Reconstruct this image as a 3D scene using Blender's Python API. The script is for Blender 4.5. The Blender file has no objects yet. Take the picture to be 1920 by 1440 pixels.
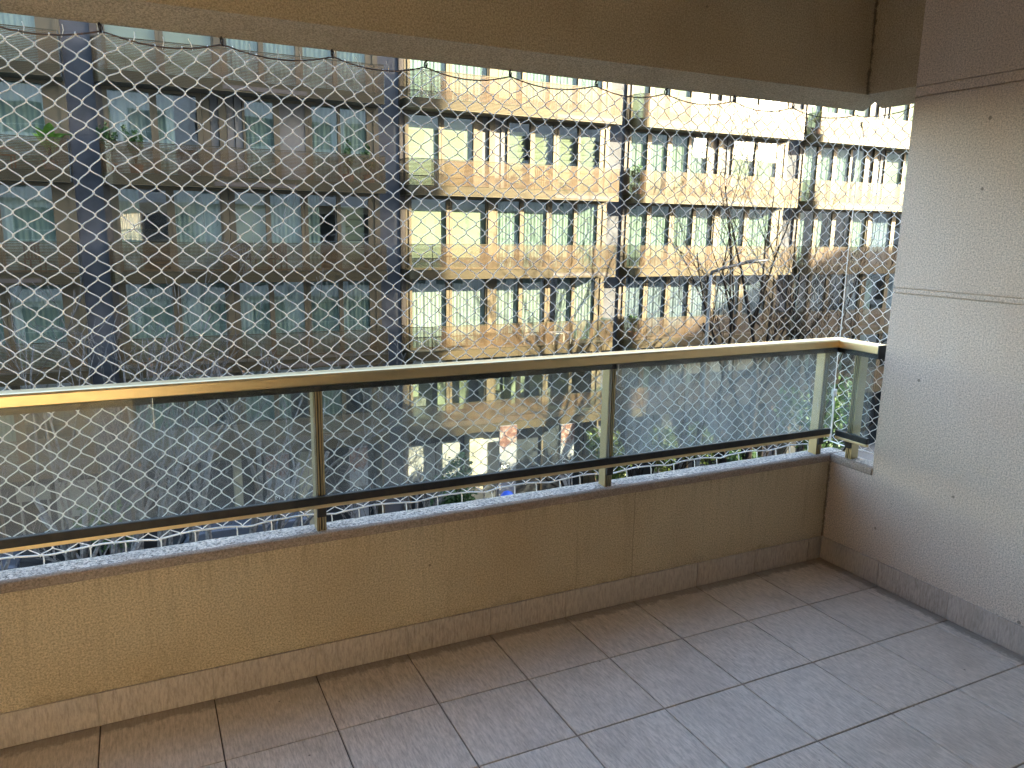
import bpy, bmesh, math, random
from mathutils import Vector, Matrix, Quaternion, noise as mnoise
R = math.radians
SC = bpy.context.scene
COL = SC.collection
random.seed(7)

# ------------------------------------------------------------------ camera
cam = bpy.data.cameras.new('camera'); co = bpy.data.objects.new('camera', cam); COL.objects.link(co)
C0 = Vector((-2.8954728, -2.4781953, 1.5422072))
RC = [[0.8996565185854495, -0.4362945963656376, 0.016284156375263956],
      [-0.07232417791772375, -0.18571030323708684, -0.9799392310547194],
      [0.43056632689428254, 0.8804309788130666, -0.19863013288781553]]
m = Matrix.Identity(4)
for i in range(3):
    m[i][0] = RC[0][i]; m[i][1] = -RC[1][i]; m[i][2] = -RC[2][i]; m[i][3] = C0[i]
co.matrix_world = m
cam.sensor_width = 36; cam.lens = 1438.742 / 1920 * 36
cam.clip_start = .05; cam.clip_end = 2000
SC.camera = co

# ------------------------------------------------------------------ sky, sun, exposure
SUN_EL, SUN_AZ = R(18.2), R(128.4)          # azimuth clockwise from +Y
w = bpy.data.worlds.new('World'); SC.world = w; w.use_nodes = True
wn = w.node_tree.nodes; wl = w.node_tree.links
sky = wn.new('ShaderNodeTexSky'); sky.sky_type = 'NISHITA'; sky.sun_disc = False
sky.sun_elevation = SUN_EL; sky.sun_rotation = SUN_AZ; sky.altitude = 300; sky.dust_density = 1.6; sky.ozone_density = .6
wl.new(sky.outputs[0], wn['Background'].inputs[0]); wn['Background'].inputs[1].default_value = .15
sd = Vector((math.sin(SUN_AZ) * math.cos(SUN_EL), math.cos(SUN_AZ) * math.cos(SUN_EL), math.sin(SUN_EL)))
sl = bpy.data.lights.new('sun', 'SUN'); so = bpy.data.objects.new('sun', sl); COL.objects.link(so)
sl.energy = 4.1; sl.angle = R(.55); sl.color = (1.0, .89, .61)
so.rotation_euler = (-sd).to_track_quat('-Z', 'Y').to_euler()
vs = SC.view_settings
vs.view_transform = 'Standard'; vs.look = 'None'; vs.gamma = 1; vs.use_curve_mapping = False
vs.exposure = 3.45
cy = SC.cycles
cy.max_bounces = 10; cy.diffuse_bounces = 6; cy.glossy_bounces = 4; cy.transparent_max_bounces = 16
cy.caustics_reflective = False; cy.caustics_refractive = False
cy.sample_clamp_indirect = 6

# ------------------------------------------------------------------ materials
def newmat(name):
    mt = bpy.data.materials.new(name); mt.use_nodes = True
    nt = mt.node_tree; b = nt.nodes['Principled BSDF']
    return mt, nt, b
def N(nt, t, **k):
    n = nt.nodes.new(t)
    for a, v in k.items():
        if a in n.inputs.keys() if hasattr(n.inputs, 'keys') else False: n.inputs[a].default_value = v
        else: setattr(n, a, v)
    return n
def pos(nt, scale=(1, 1, 1), obj=False):
    if obj:
        c = nt.nodes.new('ShaderNodeTexCoord').outputs['Object']
    else:
        c = nt.nodes.new('ShaderNodeNewGeometry').outputs['Position']
    mp = nt.nodes.new('ShaderNodeMapping'); mp.inputs['Scale'].default_value = scale
    nt.links.new(c, mp.inputs[0]); return mp.outputs[0]
def noise(nt, vec, scale, detail=4, rough=.55):
    n = nt.nodes.new('ShaderNodeTexNoise'); n.inputs['Scale'].default_value = scale
    n.inputs['Detail'].default_value = detail; n.inputs['Roughness'].default_value = rough
    nt.links.new(vec, n.inputs['Vector']); return n.outputs['Fac']
def ramp(nt, fac, *stops):
    r = nt.nodes.new('ShaderNodeValToRGB'); e = r.color_ramp.elements
    while len(e) < len(stops): e.new(.5)
    for x, (p, c) in zip(e, stops):
        x.position = p; x.color = (c, c, c, 1) if isinstance(c, (int, float)) else (*c, 1)
    nt.links.new(fac, r.inputs[0]); return r.outputs[0]
def mixc(nt, fac, a, b, mode='MIX'):
    n = nt.nodes.new('ShaderNodeMix'); n.data_type = 'RGBA'; n.blend_type = mode
    for s, v in ((0, fac), (6, a), (7, b)):
        if hasattr(v, 'links'): nt.links.new(v, n.inputs[s])
        else: n.inputs[s].default_value = v if s == 0 else ((*v, 1) if len(v) == 3 else v)
    return n.outputs[2]
def bump(nt, b, h, strength, dist):
    n = nt.nodes.new('ShaderNodeBump'); n.inputs['Strength'].default_value = strength; n.inputs['Distance'].default_value = dist
    nt.links.new(h, n.inputs['Height']); nt.links.new(n.outputs[0], b.inputs['Normal'])
def math_(nt, op, a, b=None):
    n = nt.nodes.new('ShaderNodeMath'); n.operation = op
    for i, v in enumerate((a, b)):
        if v is None: continue
        if hasattr(v, 'links'): nt.links.new(v, n.inputs[i])
        else: n.inputs[i].default_value = v
    return n.outputs[0]

def plain(name, col, rough=.6, metal=0., var=.12, scale=6., bmp=0., spec=.5):
    mt, nt, b = newmat(name)
    b.inputs['Roughness'].default_value = rough; b.inputs['Metallic'].default_value = metal
    b.inputs['Specular IOR Level'].default_value = spec
    f = noise(nt, pos(nt), scale)
    dk = tuple(c * (1 - var) for c in col); lt = tuple(min(1, c * (1 + var)) for c in col)
    nt.links.new(ramp(nt, f, (.3, dk), (.7, lt)), b.inputs['Base Color'])
    if bmp: bump(nt, b, noise(nt, pos(nt), 220, 3), bmp, .002)
    return mt

def plaster(name, col, grime=(0.20, .14, .08), crack=False, spots=True, streak=.3, drip=False, bs=.9):
    mt, nt, b = newmat(name); b.inputs['Roughness'].default_value = .93; b.inputs['Specular IOR Level'].default_value = .2
    p = pos(nt)
    grain = noise(nt, p, 165, 5, .8)
    c = mixc(nt, ramp(nt, grain, (.38, 0), (.60, 1)), tuple(x * .50 for x in col), tuple(min(1, x * 1.12) for x in col))
    big = noise(nt, p, 1.6, 5)
    c = mixc(nt, ramp(nt, big, (.42, 0), (.75, .35)), c, tuple(x * y * 2.2 for x, y in zip(col, grime)))
    st = noise(nt, pos(nt, (9, 9, .9)), 2.2, 5, .65)
    c = mixc(nt, ramp(nt, st, (.55, 0), (.8, streak)), c, grime)
    if spots:
        v = nt.nodes.new('ShaderNodeTexVoronoi'); v.inputs['Scale'].default_value = 9; nt.links.new(p, v.inputs['Vector'])
        nz = noise(nt, p, 90, 4, .7)
        sz = nt.nodes.new('ShaderNodeSeparateColor'); nt.links.new(v.outputs['Color'], sz.inputs[0])
        rad = math_(nt, 'MULTIPLY', math_(nt, 'POWER', sz.outputs[0], 9.), .06)
        d = math_(nt, 'SUBTRACT', math_(nt, 'ADD', v.outputs['Distance'], math_(nt, 'MULTIPLY', nz, .06)), rad)
        c = mixc(nt, ramp(nt, d, (.026, .6), (.05, 0)), c, (.07, .05, .032))
    if crack:
        sx = nt.nodes.new('ShaderNodeSeparateXYZ'); nt.links.new(p, sx.inputs[0])
        wob = math_(nt, 'MULTIPLY', noise(nt, p, 8), .02)
        for x0, k in ((-1.098, .42), (-1.37, .16), (-2.02, .12)):
            d = math_(nt, 'ABSOLUTE', math_(nt, 'SUBTRACT', math_(nt, 'ADD', sx.outputs[0], wob), x0))
            c = mixc(nt, ramp(nt, math_(nt, 'MULTIPLY', d, 100.), (.12, k), (.3, 0)), c, (.09, .06, .035))
    if drip:      # dirt washed down from under the ledge, scuffs above the skirting
        sz = nt.nodes.new('ShaderNodeSeparateXYZ'); nt.links.new(p, sz.inputs[0])
        hgt = math_(nt, 'MULTIPLY', math_(nt, 'SUBTRACT', .50, sz.outputs[2]), 4.2)
        dr = math_(nt, 'SUBTRACT', noise(nt, pos(nt, (26, 26, 1.6)), 1.7, 5, .7), math_(nt, 'MULTIPLY', hgt, .30))
        c = mixc(nt, ramp(nt, dr, (.42, 0), (.70, .38)), c, (.24, .17, .10))
        lo = math_(nt, 'SUBTRACT', noise(nt, p, 7, 6, .7), math_(nt, 'MULTIPLY', math_(nt, 'SUBTRACT', sz.outputs[2], .11), 2.6))
        c = mixc(nt, ramp(nt, lo, (.46, 0), (.62, .42)), c, (.28, .20, .12))
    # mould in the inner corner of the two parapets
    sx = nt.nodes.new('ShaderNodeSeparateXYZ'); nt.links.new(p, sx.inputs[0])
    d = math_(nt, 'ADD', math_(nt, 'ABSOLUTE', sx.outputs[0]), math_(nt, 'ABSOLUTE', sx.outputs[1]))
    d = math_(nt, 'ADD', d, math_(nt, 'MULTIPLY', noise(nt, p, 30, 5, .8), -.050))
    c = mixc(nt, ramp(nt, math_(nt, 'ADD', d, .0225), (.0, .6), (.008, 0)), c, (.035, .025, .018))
    nt.links.new(c, b.inputs['Base Color'])
    h = math_(nt, 'ADD', grain, math_(nt, 'MULTIPLY', noise(nt, p, 420, 2), .5))
    bump(nt, b, h, bs, .005)
    return mt

M = {}
M['parapet'] = plaster('roughcast_warm_light', (.74, .605, .42), crack=True, drip=True)  # yellower copy of the one beige plaster, warm bounce light put into the colour
M['wall'] = plaster('roughcast_cool_light', (.75, .63, .535), grime=(.32, .26, .21), streak=.12, bs=.5)  # same beige plaster made greyer, cool skylight put into the colour
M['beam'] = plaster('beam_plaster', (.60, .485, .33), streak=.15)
M['ceiling'] = plain('ceiling_paint', (.66, .60, .50), .9)
M['room'] = plain('room_paint', (.82, .74, .60), .9, var=.04)

def ledge_mat():
    mt, nt, b = newmat('grainy_ledge_render'); b.inputs['Roughness'].default_value = .9
    p = pos(nt, (1, 1, 1)); g = noise(nt, p, 95, 6, .85)
    c = mixc(nt, ramp(nt, g, (.42, 0), (.55, 1)), (.14, .115, .09), (.92, .81, .70))
    c = mixc(nt, ramp(nt, noise(nt, p, 9, 4), (.42, 0), (.7, .5)), c, (.36, .33, .31))
    nt.links.new(c, b.inputs['Base Color']); bump(nt, b, g, .8, .005); return mt
M['ledge'] = ledge_mat()
M['lip'] = plaster('ledge_lip_render', (.47, .38, .32), spots=False)

def tile_mat(name, vert=False):
    kk = .72 if vert else 1.
    mt, nt, b = newmat(name)
    oi = nt.nodes.new('ShaderNodeObjectInfo')
    off = nt.nodes.new('ShaderNodeVectorMath'); off.operation = 'ADD'
    nt.links.new(nt.nodes.new('ShaderNodeNewGeometry').outputs['Position'], off.inputs[0])
    sc = nt.nodes.new('ShaderNodeVectorMath'); sc.operation = 'SCALE'; sc.inputs['Scale'].default_value = 37
    cb = nt.nodes.new('ShaderNodeCombineXYZ'); nt.links.new(oi.outputs['Random'], cb.inputs[0]); nt.links.new(oi.outputs['Random'], cb.inputs[2])
    nt.links.new(cb.outputs[0], sc.inputs[0]); nt.links.new(sc.outputs[0], off.inputs[1])
    mp = nt.nodes.new('ShaderNodeMapping'); nt.links.new(off.outputs[0], mp.inputs[0])
    mp.inputs['Scale'].default_value = (46, 46, 9) if vert else (52, 8, 52)
    f = noise(nt, mp.outputs[0], 3.2, 7, .72)
    f2 = noise(nt, mp.outputs[0], 9, 4, .7)
    c = mixc(nt, ramp(nt, f, (.30, 0), (.60, 1)), tuple(x * kk for x in (.385, .305, .255)), tuple(x * kk for x in (.77, .655, .58)))
    c = mixc(nt, ramp(nt, f2, (.60, 0), (.72, .65)), c, (.21, .165, .14))
    c = mixc(nt, math_(nt, 'MULTIPLY', oi.outputs['Random'], .22), c, (.62, .55, .51))
    if not vert:
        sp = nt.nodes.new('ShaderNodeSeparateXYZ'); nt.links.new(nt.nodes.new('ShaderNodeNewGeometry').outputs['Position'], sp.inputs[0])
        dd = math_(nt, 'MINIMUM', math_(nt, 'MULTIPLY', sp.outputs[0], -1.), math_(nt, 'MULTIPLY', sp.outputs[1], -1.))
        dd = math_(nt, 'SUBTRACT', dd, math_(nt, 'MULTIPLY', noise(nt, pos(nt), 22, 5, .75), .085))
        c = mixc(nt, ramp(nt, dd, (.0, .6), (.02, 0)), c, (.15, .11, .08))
        vv = nt.nodes.new('ShaderNodeTexVoronoi'); vv.inputs['Scale'].default_value = 7; nt.links.new(pos(nt), vv.inputs['Vector'])
        c = mixc(nt, ramp(nt, math_(nt, 'ADD', vv.outputs['Distance'], math_(nt, 'MULTIPLY', noise(nt, pos(nt), 70, 3), .05)), (.042, .8), (.056, 0)), c, (.07, .05, .04))
    dirt = noise(nt, off.outputs[0], 5, 4)
    c = mixc(nt, ramp(nt, dirt, (.5, 0), (.8, .4)), c, (.30, .24, .20))
    nt.links.new(c, b.inputs['Base Color'])
    nt.links.new(ramp(nt, f, (.2, .42), (.8, .56)), b.inputs['Roughness'])
    bump(nt, b, f, .25, .002); return mt
M['tile'] = tile_mat('stone_look_tile'); M['skirt'] = tile_mat('stone_look_skirting', True)
M['lightgrout'] = plain('pale_grout', (.46, .40, .35), .95)
M['grout'] = plain('dark_grout', (.13, .10, .085), .95, var=.5, scale=9)

def anod(name, col, rough):
    mt, nt, b = newmat(name); b.inputs['Metallic'].default_value = .92; b.inputs['Base Color'].default_value = (*col, 1)
    f = noise(nt, pos(nt, (.7, 30, 30)), 6, 5)
    nt.links.new(ramp(nt, f, (.3, rough * .85), (.7, rough * 1.2)), b.inputs['Roughness'])
    nt.links.new(mixc(nt, ramp(nt, noise(nt, pos(nt), 14, 5), (.5, 0), (.85, .35)), col, tuple(c * .6 for c in col)), b.inputs['Base Color'])
    return mt
M['gold'] = anod('champagne_anodised_aluminium', (.80, .62, .34), .34)
M['gold_post'] = anod('pale_anodised_aluminium', (.44, .35, .19), .38)
M['gasket'] = plain('black_rubber_gasket', (.022, .02, .018), .55, var=.4, scale=40)
M['cord'] = plain('white_nylon_cord', (.94, .92, .88), .7, var=.04, scale=80)
M['brown_cord'] = plain('dark_brown_cord', (.10, .065, .05), .8)
M['iron'] = plain('dark_iron', (.03, .022, .02), .5, .6)

def glass_mat(name, tint=(.86, .93, .90), boost=1.0, base=.05, dirt=0., wav=0., streak=False):
    mt, nt, b = newmat(name); nt.nodes.remove(b)
    out = nt.nodes['Material Output']
    tr = nt.nodes.new('ShaderNodeBsdfTransparent'); tr.inputs[0].default_value = (*tint, 1)
    gl = nt.nodes.new('ShaderNodeBsdfGlossy'); gl.inputs['Roughness'].default_value = .0
    lw = nt.nodes.new('ShaderNodeLayerWeight'); lw.inputs['Blend'].default_value = .5
    f = math_(nt, 'MINIMUM', math_(nt, 'ADD', math_(nt, 'MULTIPLY', math_(nt, 'POWER', lw.outputs['Facing'], 5.), boost), base), 1.)
    if wav:
        bp = nt.nodes.new('ShaderNodeBump'); bp.inputs['Strength'].default_value = wav; bp.inputs['Distance'].default_value = .02
        nt.links.new(noise(nt, pos(nt), 1.1, 1), bp.inputs['Height'])
        nt.links.new(bp.outputs[0], gl.inputs['Normal'])
    ms = nt.nodes.new('ShaderNodeMixShader')
    nt.links.new(f, ms.inputs[0]); nt.links.new(tr.outputs[0], ms.inputs[1]); nt.links.new(gl.outputs[0], ms.inputs[2])
    last = ms.outputs[0]
    if dirt:
        df = nt.nodes.new('ShaderNodeBsdfDiffuse'); df.inputs[0].default_value = (.75, .80, .80, 1)
        tl = nt.nodes.new('ShaderNodeBsdfTranslucent'); tl.inputs[0].default_value = (.80, .84, .83, 1)
        ad = nt.nodes.new('ShaderNodeMixShader'); nt.links.new(df.outputs[0], ad.inputs[1]); nt.links.new(tl.outputs[0], ad.inputs[2])
        s = noise(nt, pos(nt, (30, 30, 1.4)), 1.6, 5, .65) ; q = noise(nt, pos(nt), 6, 5)
        d = math_(nt, 'MULTIPLY', math_(nt, 'MULTIPLY', ramp(nt, s, (.3, .35), (.75, 1)), ramp(nt, q, (.3, .45), (.7, 1.))), dirt)
        m2 = nt.nodes.new('ShaderNodeMixShader'); nt.links.new(d, m2.inputs[0]); nt.links.new(last, m2.inputs[1]); nt.links.new(ad.outputs[0], m2.inputs[2])
        last = m2.outputs[0]
    nt.links.new(last, out.inputs[0]); return mt
M['rail_glass'] = glass_mat('greenish_balcony_glass', (.92, .955, .94), .9, .065, .085)
M['rail_glass_dusty'] = glass_mat('dusty_balcony_glass', (.91, .95, .935), .9, .05, .36)
M['pane'] = glass_mat('window_pane_glass', (.84, .93, .89), .8, .155, 0, .12)
M['far_glass'] = glass_mat('clear_far_glass', (.92, .95, .93), .8, .05)
M['end_glass'] = glass_mat('bluish_end_glass', (.70, .84, .86), .8, .15)

def bronze(name, col, metal, rough):
    mt, nt, b = newmat(name); b.inputs['Metallic'].default_value = metal; b.inputs['Roughness'].default_value = rough
    f = noise(nt, pos(nt), .8, 5)
    nt.links.new(ramp(nt, f, (.3, tuple(c * .8 for c in col)), (.7, tuple(min(1, c * 1.15) for c in col))), b.inputs['Base Color']); return mt
M['fascia'] = bronze('bronze_fascia', (.060, .045, .021), .35, .45)
M['slat'] = bronze('bronze_slats', (.080, .043, .0125), .25, .5)
M['frame'] = bronze('bronze_window_frame', (.112, .087, .052), .3, .45)
M['soffit'] = plain('soffit_paint', (.15, .14, .115), .8)
M['concrete'] = plain('blue_grey_concrete', (.062, .064, .073), .85, var=.3, scale=1.6, bmp=.15)
M['inner'] = plain('dim_room', (.16, .15, .13), .9)
M['panel'] = plain('grey_wall_panel', (.13, .12, .11), .7)
M['darkpanel'] = plain('brown_wall_panel', (.06, .045, .035), .6)
M['blind'] = plain('cream_blind', (.20, .205, .145), .85, var=.03)

def curtain_mat(name, col, tl=.25):
    mt, nt, b = newmat(name); out = nt.nodes['Material Output']
    b.inputs['Roughness'].default_value = .9; b.inputs['Base Color'].default_value = (*col, 1)
    t = nt.nodes.new('ShaderNodeBsdfTranslucent'); t.inputs[0].default_value = (*col, 1)
    ms = nt.nodes.new('ShaderNodeMixShader'); ms.inputs[0].default_value = tl
    nt.links.new(b.outputs[0], ms.inputs[1]); nt.links.new(t.outputs[0], ms.inputs[2]); nt.links.new(ms.outputs[0], out.inputs[0])
    return mt
M['curtain'] = curtain_mat('pale_green_sheer', (.225, .27, .24))
M['white_curtain'] = curtain_mat('white_sheer', (.28, .30, .285))
M['blue_curtain'] = curtain_mat('blue_grey_sheer', (.18, .20, .25))
M['sheer'] = curtain_mat('sunlit_sheer_curtain', (.93, .86, .72), .65)
M['own_wall'] = plain('white_facade_render', (.60, .575, .54), .9, var=.06, scale=.8)
M['dark_glass'] = plain('dark_window', (.03, .035, .04), .08, 0, .1)
M['asphalt'] = plain('asphalt', (.055, .055, .058), .9, var=.3, scale=30)
M['paving'] = plain('grey_paving', (.18, .175, .165), .9, var=.15, scale=12)
M['soil'] = plain('dark_soil', (.075, .06, .045), .95, var=.4, scale=20)
M['line'] = plain('white_road_paint', (.75, .75, .72), .8)
M['bark_pale'] = plain('pale_bark', (.12, .112, .106), .85, var=.6, scale=14)
M['bark_dark'] = plain('dark_bark', (.011, .009, .008), .95, var=.35, spec=.1, scale=14)
M['dead_leaf'] = plain('dry_leaf', (.17, .085, .035), .8, var=.4, scale=60)
M['white_panel'] = plain('white_hoarding', (.20, .205, .195), .6, var=.03)
M['cream'] = plain('cream_column', (.30, .28, .20), .8)
M['white_metal'] = plain('white_metal', (.45, .44, .42), .45)
M['van'] = plain('blue_grey_car_paint', (.07, .08, .10), .25, .2)
M['van_white'] = plain('white_car_paint', (.20, .21, .22), .25)
M['tyre'] = plain('black_tyre', (.02, .02, .02), .85)
M['lamp_grey'] = plain('galvanised_steel', (.22, .22, .22), .5, .4)
M['blue'] = plain('blue_plastic', (.02, .10, .55), .4)
M['terracotta'] = plain('terracotta', (.16, .07, .04), .8)
M['wicker'] = plain('tan_wicker', (.22, .15, .08), .8, var=.3, scale=40)

def leaf_mat(name, a, b_):
    mt, nt, b = newmat(name); out = nt.nodes['Material Output']
    b.inputs['Roughness'].default_value = .55
    c = ramp(nt, noise(nt, pos(nt), 7, 3), (.3, a), (.7, b_)); nt.links.new(c, b.inputs['Base Color'])
    t = nt.nodes.new('ShaderNodeBsdfTranslucent'); nt.links.new(c, t.inputs[0])
    ms = nt.nodes.new('ShaderNodeMixShader'); ms.inputs[0].default_value = .3
    nt.links.new(b.outputs[0], ms.inputs[1]); nt.links.new(t.outputs[0], ms.inputs[2]); nt.links.new(ms.outputs[0], out.inputs[0]); return mt
M['leaf'] = leaf_mat('dark_green_leaf', (.025, .06, .02), (.06, .13, .035))
M['leaf_bright'] = leaf_mat('yellow_green_leaf', (.05, .095, .015), (.13, .17, .03))
M['leaf_banana'] = leaf_mat('banana_leaf', (.05, .16, .03), (.16, .30, .04))
M['leaf_red'] = leaf_mat('red_flower', (.28, .03, .02), (.60, .16, .10))

# ------------------------------------------------------------------ mesh helpers
class MB:
    def __init__(s): s.v = []; s.f = []; s.m = []; s.mi = 0
    def add(s, vs, fs):
        o = len(s.v); s.v += [tuple(x) for x in vs]
        for f in fs: s.f.append(tuple(i + o for i in f)); s.m.append(s.mi)
        return s
    def box(s, x0, x1, y0, y1, z0, z1):
        return s.add([(x0, y0, z0), (x1, y0, z0), (x1, y1, z0), (x0, y1, z0), (x0, y0, z1), (x1, y0, z1), (x1, y1, z1), (x0, y1, z1)],
                     [(0, 3, 2, 1), (4, 5, 6, 7), (0, 1, 5, 4), (1, 2, 6, 5), (2, 3, 7, 6), (3, 0, 4, 7)])
    def quad(s, a, b, c, d): return s.add([a, b, c, d], [(0, 1, 2, 3)])
    def tube(s, pts, rad, n=6, cap=True):
        pts = [Vector(p) for p in pts]; k = len(pts)
        rads = rad if isinstance(rad, (list, tuple)) else [rad] * k
        vs = []; up = None
        for i in range(k):
            t = (pts[min(i + 1, k - 1)] - pts[max(i - 1, 0)])
            if t.length < 1e-9: t = Vector((0, 0, 1))
            t.normalize()
            if up is None:
                up = t.cross(Vector((0, 0, 1)))
                if up.length < .01: up = t.cross(Vector((1, 0, 0)))
            up = (up - t * up.dot(t)); up.normalize(); sd_ = t.cross(up)
            for j in range(n):
                a = 2 * math.pi * j / n
                vs.append(pts[i] + (up * math.cos(a) + sd_ * math.sin(a)) * rads[i])
        fs = [(i * n + j, i * n + (j + 1) % n, (i + 1) * n + (j + 1) % n, (i + 1) * n + j) for i in range(k - 1) for j in range(n)]
        if cap: fs += [tuple(range(n))[::-1], tuple((k - 1) * n + j for j in range(n))]
        return s.add(vs, fs)
    def prism(s, poly, z0, z1):   # polygon (ccw) extruded in z
        n = len(poly)
        return s.add([(x, y, z0) for x, y in poly] + [(x, y, z1) for x, y in poly],
                     [tuple(range(n))[::-1], tuple(range(n, 2 * n))] + [(i, (i + 1) % n, n + (i + 1) % n, n + i) for i in range(n)])
    def rings(s, rs, cap=True, closed=True):
        n = len(rs[0]); fs = []
        for i in range(len(rs) - 1):
            for j in range(n if closed else n - 1):
                fs.append((i * n + j, i * n + (j + 1) % n, (i + 1) * n + (j + 1) % n, (i + 1) * n + j))
        if cap: fs += [tuple(range(n))[::-1], tuple((len(rs) - 1) * n + j for j in range(n))]
        return s.add([p for r in rs for p in r], fs)
    def mesh(s, name, mats, smooth=False):
        me = bpy.data.meshes.new(name); me.from_pydata(s.v, [], s.f)
        for x in (mats if isinstance(mats, (list, tuple)) else [mats]): me.materials.append(x)
        me.polygons.foreach_set('material_index', s.m)
        if smooth: me.polygons.foreach_set('use_smooth', [True] * len(s.f))
        me.update(); return me
    def obj(s, name, mats, parent=None, smooth=False, bevel=0, **k):
        o = link(name, s.mesh(name, mats, smooth), parent, **k)
        if bevel:
            b = o.modifiers.new('bevel', 'BEVEL'); b.width = bevel; b.segments = 2; b.limit_method = 'ANGLE'
        return o
def link(name, me, parent=None, label=None, cat=None, group=None, kind=None, loc=None, rz=None):
    o = bpy.data.objects.new(name, me); COL.objects.link(o)
    if parent is not None: o.parent = parent
    if loc is not None: o.location = loc
    if rz is not None: o.rotation_euler = (0, 0, rz)
    if label: o['label'] = label
    if cat: o['category'] = cat
    if group: o['group'] = group
    if kind: o['kind'] = kind
    return o
def thing(name, label, cat, loc=(0, 0, 0), rz=0, group=None, kind=None):
    return link(name, None, None, label, cat, group, kind, loc, rz)

# ================================================================== OUR BALCONY
ZL = .522                                      # ledge height
T = .3333
X0J = -.4303                                   # a tile joint, measured from the corner
XL = -5.4                                      # left end of the balcony
YB = -3.15                                     # back of the balcony
# floor with tiles
fl = MB().box(XL, .0, YB, .0, -.2, -.006).obj('floor', M['grout'], kind='structure')
def tile_mesh(x0, x1, y0, y1):
    b = MB(); g = .0021; e = .0016; h = .008
    x0 += g; x1 -= g; y0 += g; y1 -= g
    r0 = [(x0, y0, 0), (x1, y0, 0), (x1, y1, 0), (x0, y1, 0)]
    r1 = [(x, y, h - e) for x, y, _ in r0]
    r2 = [(x0 + e, y0 + e, h), (x1 - e, y0 + e, h), (x1 - e, y1 - e, h), (x0 + e, y1 - e, h)]
    b.rings([r0, r1, r2]); return b
shared = tile_mesh(0, T, 0, T).mesh('tile', M['tile'])
xs = sorted([X0J + k * T for k in range(-16, 2) if XL < X0J + k * T < 0] + [XL, 0.])
ys = [0.] + [-.3354 - k * T for k in range(9) if -.3354 - k * T > YB] + [YB]
for i in range(len(xs) - 1):
    for j in range(len(ys) - 1):
        a, b_ = xs[i], xs[i + 1]; y1, y0 = ys[j], ys[j + 1]
        full = abs(b_ - a - T) < .002 and abs(y1 - y0 - T) < .004
        z = -.008 + random.uniform(-.0005, .0005)
        if full: o = link('tile', shared, fl, loc=(a, y0, z))
        else: o = link('tile', tile_mesh(0, b_ - a, 0, y1 - y0).mesh('tile', M['tile']), fl, loc=(a, y0, z))
        o.rotation_euler = (random.uniform(-.0012, .0012), random.uniform(-.0012, .0012), 0)

# front parapet: body, rounded ledge lip and grainy top
def parapet(name, label, horiz, a0, a1):
    """cross-section swept along X (front) or along Y (return at the right)"""
    body = [(.0, -.25), (.0, ZL - .032), (.0955, ZL - .012), (.0955, -.25)]
    lip = [(-.001, ZL - .036), (-.0075, ZL - .031), (-.009, ZL - .014), (-.0055, ZL - .004), (.002, ZL), (.012, ZL + .0006), (.012, ZL - .03), (.002, ZL - .034)]
    top = [(.0122, ZL - .02), (.0122, ZL + .0006), (.05, ZL + .003), (.088, ZL - .001), (.097, ZL - .010), (.097, ZL - .02)]
    def sweep(prof, s=0):
        mb = MB(); n = max(2, int(abs(a1 - a0) / .03)); rs = []
        for i in range(n + 1):
            t = a0 + (a1 - a0) * i / n; r = []
            for k, (u, z) in enumerate(prof):
                wv = mnoise.noise(Vector((t * 9, k * .7 + s, 1))) * .0016 + mnoise.noise(Vector((t * 31, k + s, 5))) * .0007
                if s == 0: wv = 0
                r.append((t, u + wv, z + wv) if horiz else (u + wv, t, z + wv))
            rs.append(r if horiz else r[::-1])
        return mb.rings(rs)
    o = sweep(body).obj(name, M['parapet' if horiz else 'wall'])  # the return takes the cool-light copy of the plaster, like the side wall
    o['label'] = label; o['category'] = 'wall'
    sweep(lip, 1).obj('ledge_lip', M['lip'], o, smooth=False)
    sweep(top, 2).obj('ledge', M['ledge'], o)
    return o
par = parapet('parapet_wall', 'long beige roughcast parapet under the glass railing, grainy pale ledge on top', True, XL, .0955)
ret = parapet('parapet_wall', 'short return of the beige parapet between the corner and the tall right wall', False, -.2345, -.0005)
SKH = .112
def skirt(parent, horiz, cuts):
    for a, b_ in zip(cuts[:-1], cuts[1:]):
        g = .0020
        mb = MB()
        if horiz: mb.box(a + g, b_ - g, -.009, -.0005, .0012, SKH)
        else: mb.box(-.009, -.0005, a + g, b_ - g, .0012, SKH)
        o = mb.obj('skirting_tile', M['skirt'], parent, bevel=.0015)
        o.location = (0, random.uniform(-.0008, .0002), 0) if horiz else (random.uniform(-.0008, .0002), 0, 0)
MB().box(XL, -.0105, -.006, -.0006, .002, SKH - .002).obj('skirting_grout', M['lightgrout'], par)
MB().box(-.006, -.0006, YB, -.0105, .002, SKH - .002).obj('skirting_grout', M['lightgrout'], sw_ := thing('side_wall', 'tall beige roughcast wall at the right with two double grooves', 'wall', (0, 0, 0)))
skirt(par, True, [x for x in xs[:-1]] + [-.0095])
# right wall: three courses with two shallow grooves
sw = sw_
def wall_piece(z0, z1, inset=0.):
    return MB().box(inset, .14, YB, -.2345, z0, z1)
zs = [(-.25, 1.299, 0), (1.299, 1.304, .014), (1.304, 1.3215, .0012), (1.3215, 1.3255, .012), (1.3255, 2.086, 0), (2.086, 2.092, .014), (2.092, 2.127, .0015), (2.127, 2.131, .012), (2.131, 2.75, 0)]
wb = MB()
for z0, z1, i in zs: wb.box(i, .14, YB, -.2345 - (0 if z1 < 2.05 else .0), z0, z1 )
wb.obj('wall_face', M['wall'], sw)
skirt(sw, False, [YB] + sorted(-.329 - k * T for k in range(9) if -.329 - k * T > YB) + [-.0005])

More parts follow.
